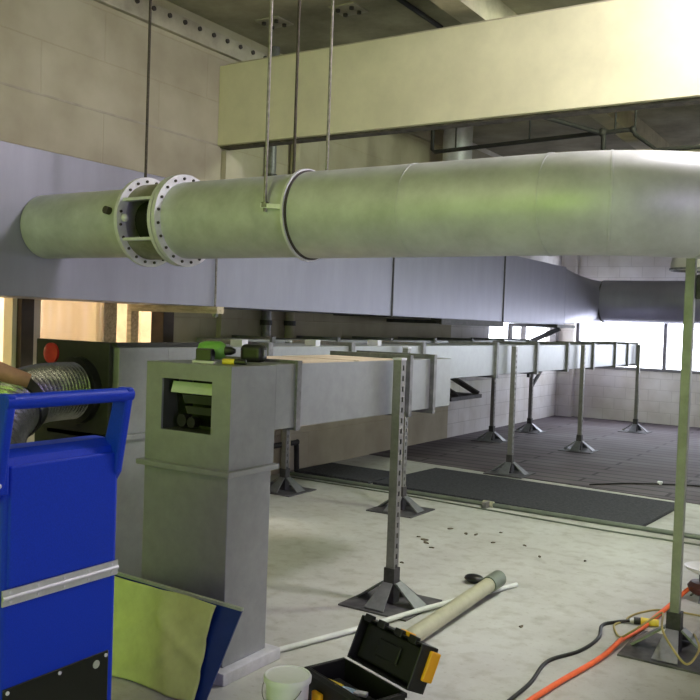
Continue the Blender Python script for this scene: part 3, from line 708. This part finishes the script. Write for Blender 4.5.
la = MB(); lb(la, (.03, y0 + .02, z0 + Hd), (.09, y0 + .06, z0 + Hd + .016)); la.build('latch', 'toolyellow', lid, world=False, bevel=.003)
la = MB(); lb(la, (Ld/2 - .004, y0 + Dd - .045, z0 + .05), (Ld/2 + .014, y0 + Dd + .01, z0 + Hd - .015)); la.build('latch', 'toolyellow', lid, world=False, bevel=.006)
RT = R
def in_box(x, y, z):
    c, s = math.cos(RT.rotation_euler.z), math.sin(RT.rotation_euler.z)
    return (RT.location.x + c * x - s * y, RT.location.y + s * x + c * y, z)
rzt = RT.rotation_euler.z
R = thing('pliers', 'pale blue handled hand tool lying inside the open toolbox', 'tool', in_box(.03, -.02, .135), rzt + .6)
MB().tube(smooth_path([(-.09, -.02, 0), (-.03, -.014, 0), (0, 0, 0)], 5), .010, 8).tube(smooth_path([(-.09, .02, 0), (-.03, .014, 0), (0, 0, 0)], 5), .010, 8).build('grip', mat('pale_blue_grip', (.42, .58, .75), .4), R, world=False, smooth=True)
MB().box((-.006, -.014, -.008), (.05, .014, .008)).build('jaw', 'galv_lite', R, world=False, bevel=.004)
o = MB().box((-.15, -.05, -.055), (.15, .05, .055)).build('tool_tray', 'black', None, bevel=.006)
o.location = in_box(0, -.02, .068); o.rotation_euler = (0, 0, rzt); tag(o, 'dark lift-out tray inside the open toolbox', 'tray')
R = thing('screwdriver', 'yellow handled screwdriver lying in the open toolbox', 'tool', in_box(-.07, -.05, .138), rzt + .2)
MB().cyl((-.05, 0, 0), (.04, 0, 0), .013, 12).build('grip', 'yellow', R, world=False, smooth=True)
MB().cyl((.04, 0, 0), (.13, 0, 0), .004, 8).build('shank', 'galv_lite', R, world=False)
o = MB().lathe([(0, 0), (.03, 0), (.033, .01), (.033, .075), (.0, .078)], (0, 0, 0), 24, 'Z').build('tape_roll', 'white', smooth=True)
o.location = in_box(.235, -.02, 0); tag(o, 'small white container on the floor beside the open toolbox', 'container')

# ------------------------------------------------------------------ pipes and cables on the floor
o = MB().tube([(-2.474, 3.319, .015), (-2.322, 3.80, .018), (-2.18, 4.30, .026), (-1.955, 5.10, .015)], .014, 12).build('thin_pipe', 'pvc', smooth=True)
tag(o, 'thin white plastic pipe lying on the floor past the grille duct foot', 'pipe')
R = thing('beige_pipe', 'thick beige pipe with a dark end coupling lying behind the toolbox', 'pipe', (-2.02, 4.3, 0))
pA, pB = Vector((-1.985, 3.60, .05)), Vector((-2.005, 4.88, .083))
MB().cyl(pA, pB, .043, 24).build('pipe', 'beige', R, smooth=True)
dirp = (pB - pA).normalized()
MB().cyl(pB - dirp * .11, pB + dirp * .05, .05, 20).build('coupling', 'conduit', R, smooth=True)
MB().cyl(pB + dirp * .05, pB + dirp * .075, .036, 20).build('end_plug', 'darksteel', R, smooth=True)
o = MB().ball((-2.20, 5.01, .028), .06, (1.1, .8, .46)).build('rag', 'black', smooth=True); tag(o, 'small dark rag beside the beige pipe end on the floor', 'rag')
R = thing('floor_conduit', 'grey-green conduit laid across the floor in front of the black mats', 'pipe', (-2, 7.2, 0))
MB().cyl((-5.3, 7.265, .021), (1.5, 7.17, .021), .02, 12).build('pipe', 'conduit', R, smooth=True)
MB().cyl((-3.12, 7.235, .021), (-3.02, 7.235, .021), .032, 12).build('coupling', 'beige', R, smooth=True)
MB().box((-3.09, 7.14, 0), (-3.05, 7.25, .05)).build('clamp', 'strut', R)
o = MB().tube(smooth_path([(-5.2, 7.16, .008), (-3.8, 7.13, .008), (-2.1, 7.0, .008), (-1.23, 7.0, .008), (.6, 6.98, .008)], 8), .007, 8).build('thin_cable', 'conduit', smooth=True)
tag(o, 'thin grey cable on the floor just in front of the conduit', 'cable')
def rubber_mat(x0, x1, y0, y1, lbl, rz=0):
    o = MB().box((-(x1 - x0) / 2, -(y1 - y0) / 2, 0), ((x1 - x0) / 2, (y1 - y0) / 2, .03)).build('rubber_mat', 'mat', None, bevel=.006)
    o.location = ((x0 + x1) / 2, (y0 + y1) / 2, 0); o.rotation_euler = (0, 0, rz); tag(o, lbl, 'mat', 'black mats on the floor')
rubber_mat(-4.36, -1.70, 7.34, 8.58, 'large black rubber mat on the pale floor left of the tall post', math.radians(-3.5))
rubber_mat(-5.36, -4.42, 7.42, 8.1, 'smaller dark rubber mat against the left wall', math.radians(-2))
o = MB().tube(smooth_path([(-2.68, 8.95, .012), (-2.4, 9.3, .012), (-2.1, 9.53, .012), (-1.74, 9.72, .012), (-.8, 10.0, .012), (.6, 10.1, .012)], 8), .008, 8).build('black_cable', 'black', smooth=True)
tag(o, 'thin black cable across the dark plank floor behind the big mat', 'cable')
o = MB().box((-2.135, 9.515, .006), (-2.085, 9.555, .04)).build('cable_tag', 'white', bevel=.004); tag(o, 'small white tag on the thin black cable', 'tag')

o = MB().tube(smooth_path([(-1.30, 3.30, .016), (-1.278, 3.514, .016), (-1.235, 3.825, .016), (-1.172, 4.215, .016), (-1.145, 4.50, .03), (-1.118, 4.76, .016), (-1.085, 5.25, .016), (-1.075, 5.42, .016), (-1.06, 5.52, .03), (-1.03, 5.56, .06)], 8), .0125, 12).build('orange_cord', 'orange', smooth=True)
tag(o, 'thick orange extension cord running past the tall post base', 'cord')
o = MB().tube(smooth_path([(-1.36, 3.2, .009), (-1.354, 3.457, .009), (-1.347, 3.731, .009), (-1.372, 4.03, .009), (-1.29, 4.257, .009), (-1.267, 4.496, .009), (-1.308, 4.708, .009), (-1.264, 4.81, .009), (-1.20, 4.862, .016)], 10), .009, 10).build('power_cable', 'black', smooth=True)
tag(o, 'dark grey cord winding across the floor to the yellow plug', 'cord')
R = thing('cord_plug', 'yellow cord connector with black and silver end on the floor', 'plug', (-1.13, 4.88, 0))
MB().cyl((-1.145, 4.875, .022), (-1.055, 4.90, .022), .022, 16, .018).build('body', 'yellow', R, smooth=True)
MB().cyl((-1.18, 4.867, .02), (-1.145, 4.876, .022), .019, 16).build('socket', 'black', R, smooth=True)
MB().cyl((-1.20, 4.862, .017), (-1.18, 4.867, .02), .013, 12).build('ring', 'galv_lite', R)
o = MB().tube(smooth_path([(-1.20, 4.87, .007), (-1.229, 4.92, .007), (-1.20, 5.06, .007), (-1.115, 5.196, .007), (-.958, 5.234, .007), (-.72, 5.2, .007), (-.55, 5.0, .007)], 8), .0055, 8).build('yellow_cord', 'yellowdull', smooth=True)
tag(o, 'thin yellow cord looping behind the yellow plug', 'cord', 'thin yellow cords')
o = MB().tube(smooth_path([(-1.24, 4.84, .007), (-1.255, 4.75, .007), (-1.174, 4.56, .020), (-1.085, 4.44, .10), (-1.02, 4.60, .14), (-.99, 4.68, .15), (-.93, 4.40, .16), (-.864, 4.33, .10), (-.79, 4.30, .05), (-.76, 4.42, .09), (-.80, 4.54, .11), (-.83, 4.66, .08)], 8), .0055, 8).build('yellow_cord', 'yellowdull', smooth=True)
tag(o, 'thin yellow cord coiled over the tall post base plate', 'cord', 'thin yellow cords')
R = thing('work_light', 'floor work light with a white reflector at the right edge', 'lamp', (-.955, 5.58, 0))
wx, wy = -.955, 5.58
MB().lathe([(0, .03), (.05, .032), (.08, .055), (.09, .085), (.07, .11), (0, .115)], (wx, wy, 0), 28, 'Z').build('body', mat('maroon_plastic', (.10, .03, .03), .4), R, smooth=True)
MB().cyl((wx, wy, .112), (wx, wy, .17), .025, 16).build('neck', 'black', R)
MB().lathe([(.02, .155), (.06, .165), (.10, .185), (.112, .205), (.10, .205), (.05, .178), (0, .172)], (wx, wy, 0), 32, 'Z').build('reflector', 'white', R, smooth=True)
for k in range(3):
    a = k * 2.1 + .5
    MB().cyl((wx + .05 * math.cos(a), wy + .05 * math.sin(a), .04), (wx + .09 * math.cos(a), wy + .09 * math.sin(a), 0), .007, 8).build('foot', 'steel', R)

# dry leaves and chips on the floor
deb = [(-3.03, 5.823), (-2.946, 5.776), (-2.798, 5.601), (-2.957, 6.222), (-2.713, 6.177), (-2.587, 6.37), (-2.288, 6.107), (-2.09, 5.882), (-2.775, 5.114), (-1.663, 4.429), (-2.79, 6.155), (-1.802, 5.989), (-2.51, 6.032), (-2.9, 5.70)]
for i, (x, y) in enumerate(deb):
    s = random.uniform(.010, .020) * (1.6 if i in (1, 13) else 1); a = random.uniform(0, PI); n = 7; m_ = MB(); ring = []
    for k in range(n):
        t_ = 2 * PI * k / n; rr_ = s * random.uniform(.6, 1.2)
        ring.append(Vector((math.cos(t_) * rr_ * 1.5, math.sin(t_) * rr_ * .7, .004 + .006 * random.random())))
    low = [Vector((v.x, v.y, 0)) for v in ring]
    o = m_.rings([low, ring]).build('dry_leaf', 'leaf'); o.location = (x, y, 0); o.rotation_euler = (0, 0, a)
    tag(o, 'small dry leaf scrap on the pale open floor', 'leaf', 'dry leaf scraps on the floor')

# ------------------------------------------------------------------ tools on top of the grille duct
zt = 1.39
R = thing('cordless_drill', 'lime green and black cordless drill lying on the grille duct', 'drill', (-2.79, 3.18, zt + .001), math.radians(20))
MB().lathe([(0, -.08), (.034, -.075), (.044, -.045), (.044, .03), (.032, .05), (.022, .055)], (0, 0, .055), 20, 'X').build('motor_housing', 'green', R, world=False, smooth=True)
MB().lathe([(.022, .052), (.020, .085), (.010, .105), (0, .106)], (0, 0, .055), 16, 'X').build('chuck', 'black', R, world=False, smooth=True)
MB().box((-.035, -.105, .012), (.02, -.036, .058)).build('grip', 'black', R, world=False, bevel=.012, bseg=3)
MB().box((-.045, -.13, .0), (.035, -.09, .066)).build('battery', 'black', R, world=False, bevel=.006)
R = thing('black_case', 'black rounded tool pouch on the grille duct beside the drill', 'pouch', (-2.635, 3.285, zt + .006), math.radians(12))
MB().box((-.06, -.04, 0), (.06, .04, .085)).build('pouch', 'black', R, world=False, bevel=.025, bseg=4)
MB().box((.058, -.015, .03), (.063, .015, .06)).build('clip', 'steel', R, world=False)
R = thing('utility_tool', 'small yellow and black hand tool at the grille duct top edge', 'tool', (-2.59, 3.06, zt), math.radians(25))
MB().cyl((-.035, 0, .014), (.02, 0, .014), .0135, 12).build('grip', 'yellow', R, world=False, smooth=True)
MB().cyl((.02, 0, .014), (.075, 0, .014), .0125, 12).build('tip', 'black', R, world=False, smooth=True)
o = MB().box((-.06, -.013, 0), (.06, .013, .012)).build('chisel', 'galv_lite', None, bevel=.003)
o.location = (-2.72, 3.03, zt); o.rotation_euler = (0, 0, .1); tag(o, 'pale flat metal tool on the grille duct top by the drill', 'tool')

# ------------------------------------------------------------------ next room contents
pl = MB(); nu, nv = 26, 20; g = []
for j in range(nv + 1):
    row = []
    for i in range(nu + 1):
        u, v = i / nu, j / nv
        row.append(pl.bm.verts.new((-5.85 - .05 * math.sin(9 * u + 2 * v) - .03 * math.sin(17 * u), 4.32 + .85 * u, 2.9 * v)))
    g.append(row)
for j in range(nv):
    for i in range(nu): pl.bm.faces.new((g[j][i], g[j][i + 1], g[j + 1][i + 1], g[j + 1][i]))
o = pl.build('plastic_sheet', 'poly', smooth=True); sm = o.modifiers.new('solid', 'SOLIDIFY'); sm.thickness = .003
tag(o, 'milky plastic sheet hanging in the bright opening at left', 'sheet')
o = MB().bar((-6.05, 4.30, 2.35), (-6.05, 5.0, .0), .12, .16, (1, 0, 0)).build('leaning_board', 'wood', bevel=.005)
tag(o, 'slanting brown board behind the plastic sheet in the opening', 'board')
o = MB().box((-5.90, 5.17, 0), (-5.80, 5.32, 2.9)).build('timber_stud', 'wood', bevel=.005)
tag(o, 'brown timber stud beside the plastic sheet in the opening', 'stud')
o = MB().box((-5.80, 5.43, 0), (-5.74, 5.52, 2.9)).build('timber_stud', 'wood', bevel=.005)
tag(o, 'narrow timber stud next to the dark frame post in the opening', 'stud')
o = MB().box((-7.6, 4.2, 0), (-7.0, 4.9, 1.35)).build('carton', 'woodpale', bevel=.01)
tag(o, 'tan carton in the next room left of the dark frame post', 'box')

# ------------------------------------------------------------------ light
W = bpy.data.worlds.new('sky'); S.world = W; W.use_nodes = True
bg = W.node_tree.nodes['Background']; bg.inputs['Color'].default_value = (0.90, 0.92, 1.0, 1); bg.inputs['Strength'].default_value = 10.0
def area(name, loc, target, size, power, col, size_y=None):
    l = bpy.data.lights.new(name, 'AREA'); l.energy = power; l.color = col; l.size = size
    if size_y: l.shape = 'RECTANGLE'; l.size_y = size_y
    o = bpy.data.objects.new(name, l); COL.objects.link(o); o.location = loc
    o.rotation_euler = (Vector(target) - Vector(loc)).to_track_quat('-Z', 'Y').to_euler(); return o
def portal(loc, target, sx, sy):
    o = area('window_portal', loc, target, sx, 1, (1, 1, 1), sy); o.data.cycles.is_portal = True
portal((-.3, FY + .24, 1.72), (-.3, 0, 1.72), 9.7, 1.6)
portal((WX - .24, 14.15, 1.72), (0, 14.15, 1.72), 3.2, 1.15)
def lamp(name, loc, power, col, rad):
    l = bpy.data.lights.new(name, 'POINT'); l.energy = power; l.color = col; l.shadow_soft_size = rad
    o = bpy.data.objects.new(name, l); COL.objects.link(o); o.location = loc; return o
lamp('bay_lamp', (-0.50, 4.75, 4.0), 310, (0.98, 0.94, 1.0), .25)
lamp('rear_bay_lamp', (-0.2, 7.0, 3.85), 330, (0.86, 1.0, 0.74), .25)
lamp('left_bay_lamp', (-2.6, 0.3, 3.6), 50, (1.0, 0.94, 0.60), .3)
area('front_fill', (-1.9, -2.7, 1.9), (-2.0, 4, 1.8), 2.6, 98, (0.60, 1.0, 0.10), 1.8)  # unseen green-yellow source behind the camera; no doorway is built
area('side_fill', (4.3, 0.2, 1.9), (-2.5, 3.2, 1.0), 2.2, 130, (0.72, 0.60, 1.0), 2.4)  # added lavender fill light by the solid right wall, no opening there
lw = bpy.data.lights.new('next_room_lamp', 'POINT'); lw.energy = 1000; lw.color = (1.0, .90, .74); lw.shadow_soft_size = .25
o = bpy.data.objects.new('next_room_lamp', lw); COL.objects.link(o); o.location = (-7.0, 5.4, 3.7)

# ------------------------------------------------------------------ camera
f, yaw, pit, rol = 870.0, 0.566, 0.031, -0.0355
fw = Vector((-math.sin(yaw) * math.cos(pit), math.cos(yaw) * math.cos(pit), -math.sin(pit)))
r0 = Vector((math.cos(yaw), math.sin(yaw), 0)); u0 = r0.cross(fw)
r_ = r0 * math.cos(rol) - u0 * math.sin(rol); u_ = r0 * math.sin(rol) + u0 * math.cos(rol)
cd = bpy.data.cameras.new('camera'); cd.sensor_width = 36; cd.lens = f / 700 * 36; cd.clip_start = .05
co = bpy.data.objects.new('camera', cd); COL.objects.link(co)
mw = Matrix((r_, u_, -fw)).transposed().to_4x4(); mw.translation = (0, 0, 1.6); co.matrix_world = mw
S.camera = co
S.view_settings.view_transform = 'Standard'; S.view_settings.look = 'None'; S.view_settings.gamma = 1
S.view_settings.exposure = 0.0
S.view_settings.use_curve_mapping = False
